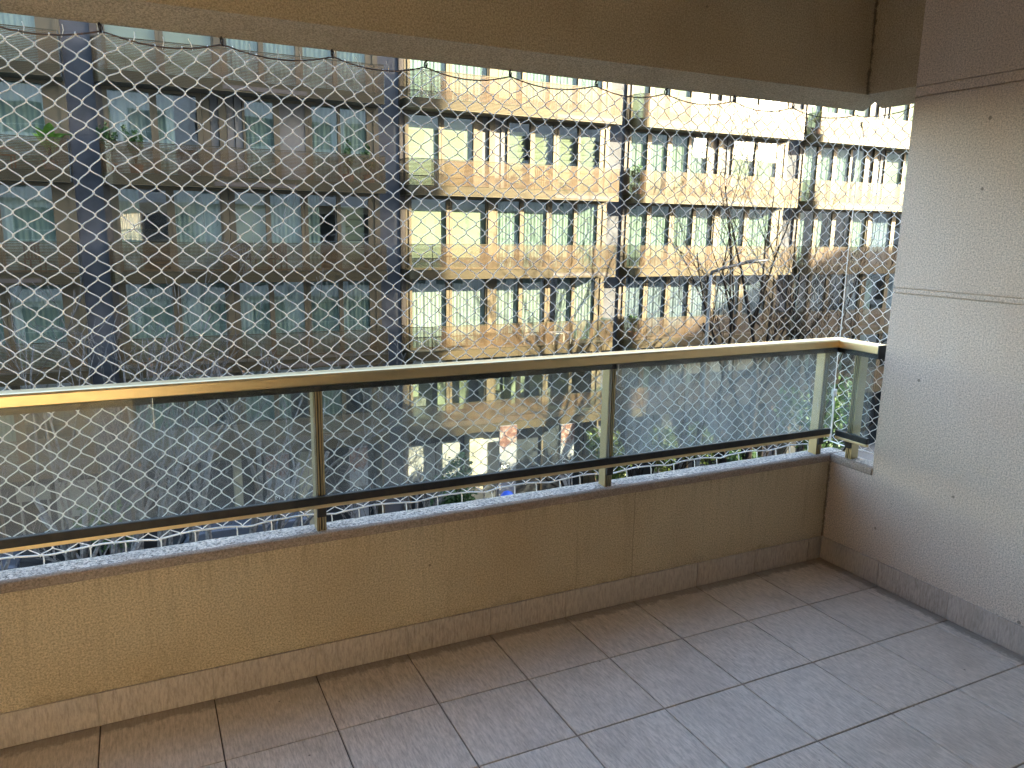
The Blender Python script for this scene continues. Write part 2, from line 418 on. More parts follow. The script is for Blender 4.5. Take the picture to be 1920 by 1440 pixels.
# beam over the opening: front part and short right return, sloped drip underside
bm_ = MB()
fr_ = [(.0, 2.75), (.0, 2.133), (.012, 2.130), (.095, 2.084), (.1, 2.084), (.1, 2.75)]
bm_.rings([[(x, u, z) for u, z in fr_] for x in (XL, .1)])
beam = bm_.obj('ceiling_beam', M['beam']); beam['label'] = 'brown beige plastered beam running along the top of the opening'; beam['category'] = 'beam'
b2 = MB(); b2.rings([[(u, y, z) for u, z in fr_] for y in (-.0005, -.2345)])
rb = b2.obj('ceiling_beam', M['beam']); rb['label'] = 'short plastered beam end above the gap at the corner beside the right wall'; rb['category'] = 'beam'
MB().box(XL, .0, YB, .0, 2.64, 2.78).obj('ceiling', M['ceiling'], kind='structure')

# ------------------------------------------------------------------ railing
rail = thing('balcony_railing', 'champagne aluminium railing with glass panels standing on the parapet ledge', 'railing', (0, 0, 0))
HZ0, HZ1 = 1.030, 1.070
def hr_prof(sgn=1):
    return [(-.004, HZ0 + .003), (-.004, HZ1 - .008), (.000, HZ1 - .002), (.008, HZ1), (.054, HZ1), (.062, HZ1 - .006), (.062, HZ0 + .003), (.056, HZ0), (.002, HZ0)]
pf = hr_prof()
XC = -.016
hb = MB(); hb.rings([[(x if x < -1 else XC + u + .0, u, z) for u, z in pf][::-1] for x in (XL + .02, XC)])
hb.obj('handrail', M['gold'], rail)
hb = MB(); hb.rings([[(XC + u, (-.21 if k else u), z) for u, z in pf] for k in (0, 1)])
hb.obj('handrail', M['gold'], rail)
MB().box(XC - .004, XC + .062, -.2145, -.2102, HZ0 - .018, HZ1 - .001).obj('end_cap', M['gasket'], rail)
gk = MB().box(XL + .02, XC + .004, .007, .046, 1.008, HZ0 - .0005); gk.box(XC + .0082, XC + .046, -.2098, .046, 1.008, HZ0 - .0005)
gk.obj('gasket', M['gasket'], rail)
# bottom rail: black glazing channel over a gold strip
def bottom(x0, x1, horiz=True):
    b1 = MB(); b2_ = MB()
    if horiz:
        b1.box(x0, x1, -.007, .012, .622, .650); b2_.box(x0, x1, -.005, .011, .6095, .6218)
    else:
        b1.box(-.023, -.004, x0, x1, .622, .650); b2_.box(-.021, -.005, x0, x1, .6095, .6218)
    o = b2_.obj('bottom_rail', M['gold'], rail, bevel=.0015); b1.obj('glazing_channel', M['gasket'], o, bevel=.002)
bottom(XL + .02, -.022); bottom(-.205, -.032, False)
post_x = [-4.71, -3.55, -2.388, -1.236, -.066]
def post(x, y, rz, label=None):
    p = link('post', None, rail, loc=(x, y, 0), rz=rz)
    mb = MB()
    mb.box(-.016, -.0025, -.0, .046, ZL - .001, HZ0 - .001); mb.box(.0025, .016, -.0, .046, ZL - .001, HZ0 - .001)
    mb.mi = 1; mb.box(-.0025, .0025, .006, .044, ZL - .001, HZ0 - .001); mb.box(-.0095, -.0075, -.0008, .001, ZL, HZ0 - .001); mb.box(.0075, .0095, -.0008, .001, ZL, HZ0 - .001)
    mb.obj('post_profile', [M['gold_post'], M['gasket']], p)
    MB().box(-.0155, .0155, -.012, -.0012, .574, .6085).obj('clamp', M['gasket'], p, bevel=.003)
for x in post_x: post(x, .0145, 0)
post(.012, -.088, R(-90))
def gpanel(x0, x1, mat_, horiz=True):
    mb = MB()
    if horiz: mb.box(x0, x1, -.0005, .0055, .640, 1.0295)
    else: mb.box(-.0155, -.0095, x0, x1, .640, 1.0295)
    return mb.obj('glass_panel', M[mat_], rail)
edges = [XL + .05] + post_x
for i in range(len(edges) - 1):
    gpanel(edges[i] + (.012 if i else 0), edges[i + 1] - (.012 if i < 4 else -.045), 'rail_glass_dusty' if i == 4 else 'rail_glass')
gpanel(-.198, -.036, 'rail_glass', False)

# ------------------------------------------------------------------ safety net
net = thing('safety_net', 'white knotted cord safety net closing the whole opening above the parapet', 'net', (0, 0, 0))
DX, DZ = .0665, .0606
ZT, ZBt = 2.052, ZL + .028
HK = [-4.853, -4.533, -4.213, -3.893, -3.573, -3.253, -2.933, -2.613, -2.285, -1.977, -1.663, -1.31, -.992, -.652, -.327, .06]
def sag(x):
    for a, b_ in zip(HK[:-1], HK[1:]):
        if a <= x <= b_:
            t = (x - a) / (b_ - a); return 2.066 - .026 * 4 * t * (1 - t)
    return 2.06
def bsag(x):
    t = (x / .29) % 1; return ZBt - .008 + .020 * 4 * t * (1 - t) * .6
def build_net(nx, org, ax, top, bot, x_off):
    """diamond net of nx columns; ax = direction, org = origin at z=0"""
    mb = MB(); n_r = 49
    K = {}
    for r in range(n_r + 1):
        for c in range(nx + 1):
            u = (c + (.5 if r % 2 else 0)) * DX + x_off
            zt, zb = top(u), bot(u)
            z = zt - (zt - zb) * r / n_r
            q = Vector((u * 1.7, z * 1.7, 3.1 + org[1]))
            du = mnoise.noise(q) * .014 + mnoise.noise(q * 5) * .007
            dz = mnoise.noise(q + Vector((9, 4, 2))) * .014 + mnoise.noise(q * 6 + Vector((9, 4, 2))) * .006
            if r in (0, n_r): dz = 0
            y = mnoise.noise(q * 1.3 + Vector((1, 7, 2))) * .012
            nrm = Vector((-ax[1], ax[0], 0))
            K[r, c] = Vector(org) + Vector(ax) * (u + du) + Vector((0, 0, z + dz)) + nrm * y
    rad = .00175
    def strand(a, b_):
        pts = []; d = b_ - a
        h = Vector((d.x, d.y, 0))
        for i in range(9):
            t = i / 8; q = min(max((t - .035) / .93, 0), 1); s = q * q * (3 - 2 * q); k = .16 * t + .84 * s
            pts.append(a + h * k + Vector((0, 0, d.z * t)))
        mb.tube(pts, rad, 4, False)
    for r in range(n_r):
        for c in range(nx + 1):
            if r % 2 == 0: nb = [c - 1, c]
            else: nb = [c, c + 1]
            for k in nb:
                if (r + 1, k) in K: strand(K[r, c], K[r + 1, k])
    for p in K.values():
        a, b_ = .0031, .0060
        mb.add([p + Vector((0, 0, b_)), p + Vector((a, 0, 0)), p + Vector((0, a, 0)), p - Vector((a, 0, 0)), p - Vector((0, a, 0)), p - Vector((0, 0, b_))],
               [(0, 1, 2), (0, 2, 3), (0, 3, 4), (0, 4, 1), (5, 2, 1), (5, 3, 2), (5, 4, 3), (5, 1, 4)])
    return mb
NX = 74
build_net(NX, (0, .1, 0), (1, 0, 0), sag, bsag, .1 - NX * DX - .03).obj('netting', M['cord'], net, smooth=True)
build_net(4, (.1, 0, 0), (0, -1, 0), lambda u: 2.055, lambda u: ZBt, -.08).obj('netting', M['cord'], net, smooth=True)
pts = [(XL + .3 + i * .02, .1, sag(XL + .3 + i * .02)) for i in range(int((.1 - XL - .3) / .02) + 1)]
MB().tube(pts, .0024, 5).obj('top_cord', M['brown_cord'], net, smooth=True)
MB().tube([(.1, .1, 2.06), (.101, 0, 2.052), (.1, -.1, 2.058), (.1, -.165, 2.074)], .0024, 5).obj('top_cord', M['brown_cord'], net, smooth=True)
pts = [(XL + .3 + i * .02, .1 + .002 * math.sin(i), bsag(XL + .3 + i * .02)) for i in range(int((.1 - XL - .3) / .02) + 1)]
MB().tube(pts, .0029, 6).obj('bottom_cord', M['cord'], net, smooth=True)
MB().tube([(.1, .1, ZBt), (.1, 0, ZBt - .004), (.1, -.1, ZBt + .003), (.1, -.23, ZBt)], .0029, 6).obj('bottom_cord', M['cord'], net, smooth=True)
MB().tube([(.1 + .002 * math.sin(i * 1.3), .1, ZBt + i * .1) for i in range(16)], .0022, 5).obj('corner_cord', M['cord'], net, smooth=True)
MB().tube([(.104, .098, ZBt + i * .04) for i in range(6)], .0036, 5).obj('corner_cord', M['cord'], net, smooth=True)
kb = MB()
for i in range(9):                       # the bunched knot on the corner cord
    c = Vector((.1, .1, .79)); a = i * 2.4
    kb.tube([c + Vector((math.cos(a + k) * .013, math.sin(a + k) * .008, .016 * math.sin(k * 1.3 + i))) for k in range(6)], .0032, 5)
kb.tube([(.1, .1, .79), (.085, .09, .776), (.078, .088, .75)], .003, 5)
kb.obj('tied_knot', M['cord'], net, smooth=True)
tm = MB().tube([(0, 0, .0), (.001, -.003, -.014), (0, -.006, -.034)], .0021, 5).mesh('tie', M['cord'], True)
x = XL + .4
while x < .05:
    link('tie', tm, net, loc=(x, .1, bsag(x))); x += random.uniform(.085, .13)
tt = MB().tube([(0, 0, -.006), (.002, .001, .014), (-.002, -.003, .028)], .0013, 4).mesh('tie', M['cord'], True)
x = XL + .4
while x < .05:
    o = link('tie', tt, net, loc=(x, .1, sag(x))); o.rotation_euler = (random.uniform(-.3, .3), random.uniform(-.5, .5), 0); x += random.uniform(.07, .10)
bt = MB()
for i in range(4): bt.tube([(.1 + .004 * math.cos(k), .1 + .004 * math.sin(k), 2.035 - i * .006) for k in range(7)], .0022, 4)
bt.tube([(.104, .098, 2.02), (.112, .096, 1.99), (.114, .094, 1.972)], .0024, 4)
bt.obj('black_tie', M['iron'], net, smooth=True)
# hooks in the beam edge
hm = MB()
hm.tube([(0, -.006, .026), (0, -.006, .004)], .0032, 6)
hm.tube([(math.sin(a) * .0095 * 0 , -.006 + (1 - math.cos(a)) * .005, -.006 - math.sin(a) * .010) for a in [k * .5 for k in range(12)]], .0024, 6)
hm.tube([(-.003, -.006, .006), (-.004, -.004, -.010), (.004, -.004, -.018), (.004, -.006, .0)], .002, 5)
hm.tube([(-.006, -.008, .027), (.006, -.008, .027)], .003, 6)
hmesh = hm.mesh('net_hook', M['iron'], True)
ords = ['first', 'second', 'third', 'fourth', 'fifth', 'sixth', 'seventh', 'eighth', 'ninth']
for i, hx in enumerate(HK[6:15]):
    o = link('net_hook', hmesh, None, 'dark iron hook in the front beam, %s from the left, holding the net cord' % ords[i], 'hook', 'hooks holding up the net', loc=(hx, .098, 2.078))
    o.rotation_euler = (0, 0, random.uniform(-.8, .8))
link('net_hook', hmesh, None, 'dark iron hook at the top of the right wall edge holding the net', 'hook', 'hooks holding up the net', loc=(.1, -.165, 2.082))

# ------------------------------------------------------------------ our own building round the balcony
own = thing('apartment_block', 'pale apartment block that carries this balcony', 'building', (0, 0, 0))
XE = 38.3
ob = MB()
ob.box(.142, XE, -6.5, -.24, -9.9, 24); ob.box(-40, XL - .12, -6.5, -.24, -9.9, 24)
ob.box(XL - .118, .140, -6.5, -.0, 2.79, 24); ob.box(XL - .118, .140, -6.5, -.0, -9.9, -.255)
ob.box(XL - .118, XL - .002, -6.5, .1, -.25, 2.785)
ob.obj('wall', M['own_wall'], own)
rw = MB()                                   # living room behind: doors to the balcony, rear window
rw.box(-2.98, .14, YB - .12, YB - .002, -.2, .12); rw.box(-2.98, .14, YB - .12, YB - .002, 2.35, 2.63)
rw.box(-2.98, -2.86, YB - .12, YB - .002, .12, 2.35); rw.box(-.12, .14, YB - .12, YB - .002, .12, 2.35)
rw.box(XL, -2.98, YB - .12, YB - .002, 2.42, 2.63)
rw.box(-2.98, -2.86, -6.4, YB - .13, -.2, 2.63)
rw.box(XL, -2.98, -6.5, -6.38, -.2, .15); rw.box(XL, -2.98, -6.5, -6.38, 2.45, 2.63)
rw.obj('back_wall', M['room'], own)
MB().box(XL, -2.98, -6.38, YB, -.2, -.004).obj('room_floor', M['room'], own)
MB().box(XL, -2.98, -6.38, YB - .12, 2.63, 2.78).obj('room_ceiling', M['room'], own)
MB().box(-2.855, -.125, YB - .07, YB - .05, .125, 2.345).obj('balcony_door', M['dark_glass'], own)
cb = MB(); n = 160
cb.rings([[(XL + .03 + 2.36 * i / n, -6.25 + .035 * math.sin(i * .95) + .02 * math.sin(i * .37), z) for i in range(n + 1)] for z in (.0, 2.6)], cap=False, closed=False)
cb.obj('room_curtain', M['sheer'], own, smooth=True)
# its street front: balconies and windows seen mirrored in the windows opposite
wmesh = None
for lv in range(-3, 7):
    for k in range(-4, 6):
        xx = k * 6.4 + (.2 if k >= 0 else .0)
        z = lv * 2.95
        if lv == 0 and k in (-1, 0) or (lv == 0 and k == -2 and False): continue
        if xx + 5.6 > XE: continue
        yb = .0 if XL - .1 < xx + 2.8 < .14 else -.24
        if abs(lv) < 3:
            f = MB().box(xx + .3, xx + 2.3, yb - .0, yb + .03, z + .25, z + 2.3); f.obj('window', M['dark_glass'], own)
            f = MB().box(xx + 3.1, xx + 5.2, yb - .0, yb + .03, z + .25, z + 2.3); f.obj('window', M['dark_glass'], own)
            yo = .10 if k in (-2, -1, 0) else .62
            f = MB().box(xx + .2, xx + 5.4, yb + .001, yo, z - .2, z + .0); f.box(xx + .2, xx + 5.4, yo - .06, yo, z + .001, z + .5)
            f.box(xx + .2, xx + 5.4, yo - .05, yo - .01, z + .97, z + 1.02)
            for q in range(5): f.box(xx + .22 + q * 1.27, xx + .26 + q * 1.27, yo - .045, yo - .015, z + .501, z + .97)
            f.obj('balcony', M['own_wall'], own)

# lower corner building across the side street (its shadow falls on the facade opposite)
nb = thing('corner_building', 'lower pale corner building beyond the side street on this side', 'building', (0, 0, 0))
MB().box(59, 90, -9.5, -.1, -9.9, 14.1).obj('wall', M['own_wall'], nb)
for k in range(5):
    for lv in range(6): MB().box(61 + k * 5, 63 + k * 5, -.099, -.07, -8 + lv * 3.4, -6.2 + lv * 3.4).obj('window', M['dark_glass'], nb)

fb_ = thing('added_sky_cover_block', 'unseen pale block added to cover bright sky in the window reflections', 'building', (0, 0, 0))  # added out of view to keep low bright sky out of the pane reflections
MB().box(40, 150, -75, -48, -9.9, 13).obj('wall', M['own_wall'], fb_)
for k in range(26):
    for lv in range(6): MB().box(42 + k * 4, 44 + k * 4, -47.999, -47.95, -8 + lv * 3.4, -6.2 + lv * 3.4).obj('window', M['dark_glass'], fb_)

# ================================================================== STREET
GZ = -9.9
MB().box(-1500, 1500, -1500, 1500, GZ - .5, GZ - .16).obj('ground', M['soil'], kind='structure')
MB().box(-200, 200, 3.2, 15.4, GZ - .16, GZ - .12).obj('road', M['asphalt'], kind='structure')
MB().box(-200, 200, -.24, 3.05, GZ - .16, GZ + .0).obj('pavement', M['paving'], kind='structure')
MB().box(-200, 200, 20.6, 40, GZ - .16, GZ + .0).obj('pavement', M['paving'], kind='structure')
MB().box(-200, 200, 15.55, 20.45, GZ - .16, GZ + .0).obj('planting_strip', M['soil'], kind='structure')
kb = MB().box(-200, 200, 3.05, 3.2, GZ - .16, GZ + .004); kb.box(-200, 200, 15.4, 15.55, GZ - .16, GZ + .004); kb.box(-200, 200, 20.45, 20.6, GZ - .16, GZ + .004)
kb.obj('kerb', M['concrete'], kind='structure')
lm = MB()
for i in range(-20, 21): lm.box(i * 6, i * 6 + 3, 9.2, 9.32, GZ - .12, GZ - .116)
lm.obj('road_marking', M['line'], kind='structure')

# ================================================================== BUILDING OPPOSITE
PSI = -.0117614; FD = 24.3636
FAC = thing('apartment_building', 'long bronze clad apartment building opposite with slatted glass balconies', 'building', (0, FD, 0), PSI)
def fw(s, y, z):
    return Vector((s * math.cos(PSI) - y * math.sin(PSI), FD + s * math.sin(PSI) + y * math.cos(PSI), z))
R0, PIT, BW = -4.4379, 9.6103, 8.8042
SL = [5.628, 2.664, -.336, -3.360, -6.36]
def bpath(off=0., yend=1.02):
    r = .5; pts = [(-BW + off, yend), (-BW + off, r)]
    for k in range(1, 8):
        a = math.pi * (1 + k / 16)
        pts.append((-BW + r + (r - off) * math.cos(a), r + (r - off) * math.sin(a)))
    pts += [(-BW + r, off)]
    for k in range(1, 7): pts.append((-BW + r + (BW - r) * k / 6 , off))
    return pts
def sweep_path(mb, path, prof):
    rs = []
    k = len(path)
    for i, (x, y) in enumerate(path):
        a = Vector(path[max(i - 1, 0)]); b_ = Vector(path[min(i + 1, k - 1)]); t = (b_ - a).normalized()
        nx, ny = -t.y, t.x                       # inward normal
        rs.append([(x + nx * u, y + ny * u, z) for u, z in prof])
    return mb.rings(rs)
# one balcony: fascia + slab, with rail, slat screen, glass
fb = MB()
prof = []
for i in range(7):
    z = .012 + i * .046
    prof += [(.0, z), (.0, z + .026), (.016, z + .027), (.016, z + .0455)]
prof += [(0, .332), (.06, .335), (.06, .0), (0, .0)]
sweep_path(fb, bpath(0), prof)
fb.mi = 1
poly = bpath(.061) + [(-.0, 1.02)]
fb.prism(poly, .02, .30)
fbm = fb.mesh('balcony', [M['fascia'], M['soffit']])
rbm = MB(); sweep_path(rbm, bpath(.01), [(.0, 1.245), (.0, 1.272), (.05, 1.272), (.05, 1.245)])
for s in (-7.9, -4.9, -1.95, -.35): rbm.box(s, s + .014, .008, .06, .335, 1.245)
sweep_path(rbm, bpath(.01), [(.0, .3355), (.0, .352), (.05, .352), (.05, .3355)])
rbm = rbm.mesh('balustrade_rail', M['fascia'])
sbm = MB()
for i in range(20):
    z = .372 + i * .0435; sweep_path(sbm, bpath(.012), [(.0, z), (.0, z + .022), (.006, z + .022), (.006, z)])
sbm = sbm.mesh('slat_screen', M['slat'])
gbm = MB()
pth = bpath(.035); gbm.rings([[(x, y, z) for x, y in pth] for z in (.353, 1.244)], cap=False, closed=False)
gbm = gbm.mesh('balustrade_glass', M['far_glass'])
ebm = MB().box(.002, .018, .02, .95, .02, 1.272).mesh('end_glass', M['end_glass'])
for n in range(5):
    for S in SL:
        o = link('balcony', fbm, FAC, loc=(R0 + n * PIT, 0, S))
        link('balustrade_rail', rbm, o); link('slat_screen', sbm, o, kind='stuff'); link('balustrade_glass', gbm, o); link('end_glass', ebm, o)
# fascia panels: some stretches carry a plain grey-bronze panel
pm_ = MB().box(0, 2.6, -.008, -.001, .06, .19).mesh('fascia_panel', M['darkpanel'])
for n, k, s in ((1, 0, -5.2), (1, 1, -5.6), (1, 3, -8.0), (1, 3, -4.0), (2, 0, -2.9), (2, 1, -2.9), (2, 2, -2.9), (3, 0, -7.9), (3, 0, -5.0), (3, 1, -5.0), (4, 0, -6.9), (4, 1, -6.9), (0, 2, -3.6)):
    link('fascia_panel', pm_, FAC, loc=(R0 + n * PIT + s, 0, SL[k]))
# slabs inside, rear wall, cross walls
for S in [8.6] + SL:
    MB().box(-16, 40, 1.10, 6, S + .02, S + .299).obj('floor_slab', M['inner'], FAC)
MB().box(-16, 40, 6.001, 6.3, -9.9, 12).obj('rear_wall', M['inner'], FAC)
MB().box(-16, 40, -.0, 6, 8.9, 12).obj('upper_floors', M['fascia'], FAC)
for n in range(5):
    o = MB()
    zc = [GZ] + SL[::-1] + [8.6, 12]
    for a, b_ in zip(zc[:-1], zc[1:]):
        for h0, h1 in ((a, a + (b_ - a) * .5), (a + (b_ - a) * .5, b_)):
            o.box(.02, .80, 1.02, 5.9, h0 + .005, h1 - .005)
    o.box(.025, .795, 1.028, 5.9, GZ, 12)
    o.obj('concrete_column', M['concrete'], FAC, loc=(R0 + n * PIT, 0, 0))
    MB().box(-.06, .019, .88, 5.9, GZ, 12).obj('jamb_wall', M['frame'], FAC, loc=(R0 + n * PIT, 0, 0))
    MB().box(.802, 1.0, .93, 5.9, GZ, 12).obj('jamb_wall', M['darkpanel'], FAC, loc=(R0 + n * PIT, 0, 0))

STD = ([(-8.4, -7.03), (-6.79, -5.40)], (-5.34, -4.95), [(-4.93, -3.96), (-3.8, -2.77), (-2.53, -1.53), (-1.39, -.40)])
PAN = ([(-8.48, -7.32), (-7.11, -5.95)], (-5.80, -4.55), [(-4.48, -3.57), (-3.38, -2.54), (-2.30, -1.43), (-1.33, -.40)])
MIR = ([(-8.50, -7.56), (-7.34, -6.39), (-6.14, -5.16), (-5.02, -4.07)], (-4.0, -3.68), [(-3.65, -2.24), (-1.98, -.60)])
MPA = ([(-8.55, -7.72), (-7.53, -6.69), (-6.47, -5.61), (-5.47, -4.58)], (-4.5, -3.2), [(-3.14, -1.9), (-1.78, -.60)])
SPEC = {  # bay, storey floor index (-1 = top): layout, treatments
    (0, 0): (MIR, 'bbbbcc'), (0, 1): (MIR, 'ccccwc'), (0, 2): (MIR, 'ccccwc'), (0, 3): (MIR, 'cccccc'), (0, 4): (MIR, 'ccddcd'),
    (1, 0): (STD, 'bbcccc'), (1, 1): (PAN, 'wdcpcc'), (1, 2): (STD, 'dcbcdl'), (1, 3): (STD, 'cccccc'), (1, 4): (STD, 'cdcdcd'),
    (2, 0): (STD, 'ccbccc'), (2, 1): (PAN, 'bhllll'), (2, 2): (STD, 'bbcccc'), (2, 3): (STD, 'wwwgow'), (2, 4): (STD, 'vvvvvv'),
    (3, 0): (MPA, 'bbbbbb'), (3, 1): (MPA, 'ccccbb'), (3, 2): (MIR, 'cccccc'), (3, 3): (MIR, 'nnnnnn'), (3, 4): (MIR, 'ndndnd'),
    (4, 0): (MPA, 'cccbbb'), (4, 1): (MPA, 'cccobb'), (4, 2): (MIR, 'dddcnd'), (4, 3): (MIR, 'dndndn'), (4, 4): (MIR, 'dddddd'),
}
def curtain(mb, s0, s1, z0, z1, y, seed, flare=0.):
    rnd = random.Random(seed); n = max(8, int((s1 - s0) / .028)); ph = rnd.random() * 6; rs = []
    for z, fl_ in ((z0, flare), ((z0 + z1) / 2, flare * .3), (z1, 0)):
        r = []
        for i in range(n + 1):
            t = i / n; x = s0 + (s1 - s0) * t
            a = x * 42 + ph + .9 * math.sin(x * 3.1 + ph) + .15 * (z - z0)
            r.append((x + fl_ * (t - .5), y + .013 * math.sin(a) + .012 * math.sin(a * .43), z))
        rs.append(r)
    mb.rings(rs, cap=False, closed=False)
sd_i = 0
GW = .95
for (n, k), (lay, trt) in SPEC.items():
    S = SL[k]; top = (SL[k - 1] if k else 8.6) + .018; z0 = S + .31; z1 = top - .01
    bx = R0 + n * PIT
    left, mid, right = lay; ti = 0
    for grp, (g0, g1) in ((left, (-8.62 if lay in (STD, PAN) else -8.62, mid[0])), (right, (mid[1], -.062))):
        fm = MB()
        fm.box(g0, g1, GW - .05, GW + .09, z1 - .10, z1); fm.box(g0, g1, GW - .05, GW + .09, z0, z0 + .06)
        e = [g0] + [x for p in grp for x in p] + [g1]
        for i in range(0, len(e), 2):
            a, b_ = e[i], e[i + 1]
            if b_ - a < .012: continue
            if b_ - a > .19 and i not in (0, len(e) - 2):
                fm.box(a, a + (b_ - a) * .46, GW - .05, GW + .09, z0 + .061, z1 - .101); fm.box(a + (b_ - a) * .54, b_, GW - .045, GW + .09, z0 + .061, z1 - .101)
                fm.box(a + (b_ - a) * .46, a + (b_ - a) * .54, GW - .02, GW + .09, z0 + .061, z1 - .101)
            elif b_ - a > .19:
                fm.box(a, b_ - .1, GW - .03, GW + .09, z0 + .061, z1 - .101); fm.box(b_ - .1, b_, GW - .07, GW + .09, z0 + .061, z1 - .101)
            else: fm.box(a, b_, GW - .07, GW + .09, z0 + .061, z1 - .101)
        wn_ = fm.obj('window', M['frame'], FAC, loc=(bx, 0, 0))
        for p0, p1 in grp:
            c = trt[ti]; ti += 1; sd_i += 1
            za, zb = z0 + .06, z1 - .10
            if c == 'p':
                MB().box(p0, p1, GW - .02, GW + .03, za, zb).obj('shutter_panel', M['panel'], wn_); continue
            MB().quad((p0, GW, za), (p1, GW, za), (p1, GW, zb), (p0, GW, zb)).obj('pane', M['pane'], wn_)
            iw = .0
            if c == 'b': MB().box(p0 + iw, p1 - iw, GW + .08, GW + .085, za, zb - .02).obj('blind', M['blind'], wn_)
            if c == 'h': MB().box(p0 + iw, p1 - iw, GW + .08, GW + .085, za + .95, zb - .02).obj('blind', M['blind'], wn_); \
                MB().box(p0 + iw, p1 - iw, GW + .15, GW + .2, za, za + .93).obj('low_panel', M['slat'], wn_)
            if c == 'l':
                lv = MB(); q = 9
                for i in range(q):
                    h = (zb - za - .35) / q; zz = za + .02 + i * h
                    lv.quad((p0 + .05, GW + .16, zz), (p1 - .13, GW + .16, zz), (p1 - .13, GW + .09, zz + h * .93), (p0 + .05, GW + .09, zz + h * .93))
                lv.obj('louvre_blind', M['blind'], wn_)
            if c in 'cwng':
                cm = MB(); curtain(cm, p0 - .05 if c != 'g' else p0, p1 + .12 if c != 'g' else p1 - .1, za - .02, zb + .04, GW + .07, sd_i, .0 if c != 'g' else .25)
                cm.obj('curtain', {'c': M['curtain'], 'w': M['white_curtain'], 'n': M['blue_curtain'], 'g': M['white_curtain']}[c], wn_, smooth=True)
            if c == 'o':
                cm = MB(); curtain(cm, p0 + .38, p1 + .05, za - .02, zb + .04, GW + .07, sd_i, .2)
                cm.obj('curtain', M['white_curtain'], wn_, smooth=True)
            if c == 'd' and sd_i % 3:
                cm = MB(); curtain(cm, p0 - .02, p0 + (p1 - p0) * .42, za - .02, zb + .04, GW + .07, sd_i, 0)
                cm.obj('curtain', M['curtain'], wn_, smooth=True)
            if c == 'v':
                MB().box(p0, p1, 2.6, 2.64, za, zb).obj('room_wall', M['blind'], wn_)
                if sd_i % 2: MB().box(p0 + .2, p0 + .9, 2.0, 2.4, za, za + .75).obj('sideboard', M['panel'], wn_)
    # solid part between the two windows
    a, b_ = mid
    if b_ - a > .6:
        n_p = 5; wdt = (b_ - a) / n_p
        for i in range(n_p):
            d = (.0, .06, -.05, .04, .0)[i]
            MB().box(a + i * wdt + .012, a + (i + 1) * wdt - .012, GW + d, GW + .14, z0, z1).obj('wall_panel', M['frame'] if i in (0, 2) else M['panel'], FAC, loc=(bx, 0, 0))
        MB().box(a, b_, GW + .09, GW + .2, z0, z1).obj('wall_backing', M['darkpanel'], FAC, loc=(bx, 0, 0))
    else:
        pp = MB().box(a + .002, a + (b_ - a) * .52, GW - .11, GW + .2, z0, z1); pp.box(a + (b_ - a) * .56, b_ - .002, GW - .06, GW + .2, z0, z1)
        pp.obj('window_post', M['frame'], FAC, loc=(bx, 0, 0))
# ground storey: recessed dark glazing, columns, white hoardings, soffit edge
MB().box(-16, 40, 1.9, 1.95, GZ, SL[4] + .01).obj('shopfront_glazing', M['dark_glass'], FAC)
for i in range(28): MB().box(-15.5 + i * 2, -15.42 + i * 2, 1.80, 1.899, GZ, SL[4]).obj('shopfront_mullion', M['frame'], FAC)
for a, b_ in ((1.99, 2.76), (-.27, -.01), (8.75, 9.35), (18.2, 18.8), (26, 26.6)):
    MB().box(a, b_, .9, 1.5, GZ, SL[4] + .015).obj('column', M['cream'], FAC)
for i, (a, b_, z0, z1, lab) in enumerate(((6.1, 7.36, -8.4, -6.93, 'left white hoarding panel behind the green bush under the sunlit balconies'),
                                  (7.42, 8.42, -8.4, -6.90, 'right white hoarding panel behind the green bush under the sunlit balconies'),
                                  (9.45, 10.2, -8.5, -6.79, 'white hoarding panel beside the flower poster marked NG'),
                                  (-6.9, -5.95, -7.4, -6.9, 'narrow white hoarding strip behind the bare tree at far left'),
                                  (-5.8, -4.6, -8.1, -6.88, 'larger white hoarding panel behind the bare tree at the left'))):
    t = thing('hoarding_panel', lab, 'hoarding', fw(a, 1.15, GZ), PSI, 'white hoarding panels along the ground floor')
    MB().box(0, b_ - a, 0, .03, z0 - GZ, z1 - GZ).obj('board', M['white_panel'], t)
    for q in (.06, b_ - a - .12): MB().box(q, q + .06, .031, .09, 0, z1 - GZ - .1).obj('leg', M['lamp_grey'], t)

# ------------------------------------------------------------------ things on the far balconies
def leaves(mb, c, rad, n, size, rnd, shape=1.0, up=.3):
    for _ in range(n):
        while True:
            d = Vector((rnd.uniform(-1, 1), rnd.uniform(-1, 1), rnd.uniform(-1, 1)))
            if d.length < 1: break
        hole = mnoise.noise(Vector((d.x * 2.1 + c[0], d.y * 2.1 + c[1], d.z * 2.1)))
        if hole < -.12 and rnd.random() < .8: continue
        p = Vector(c) + Vector((d.x * rad[0], d.y * rad[1], d.z * rad[2])) * (.75 + .5 * max(-.5, hole))
        s = size * rnd.uniform(.6, 1.4)
        ax = Vector((rnd.uniform(-1, 1), rnd.uniform(-1, 1), rnd.uniform(-.6, 1))).normalized()
        bx_ = ax.cross(Vector((rnd.uniform(-1, 1), rnd.uniform(-1, 1), rnd.uniform(-1, 1)))).normalized() * s * .42
        q = ax * s
        mb.quad(p - q * .5, p + bx_, p + q * .6, p - bx_)
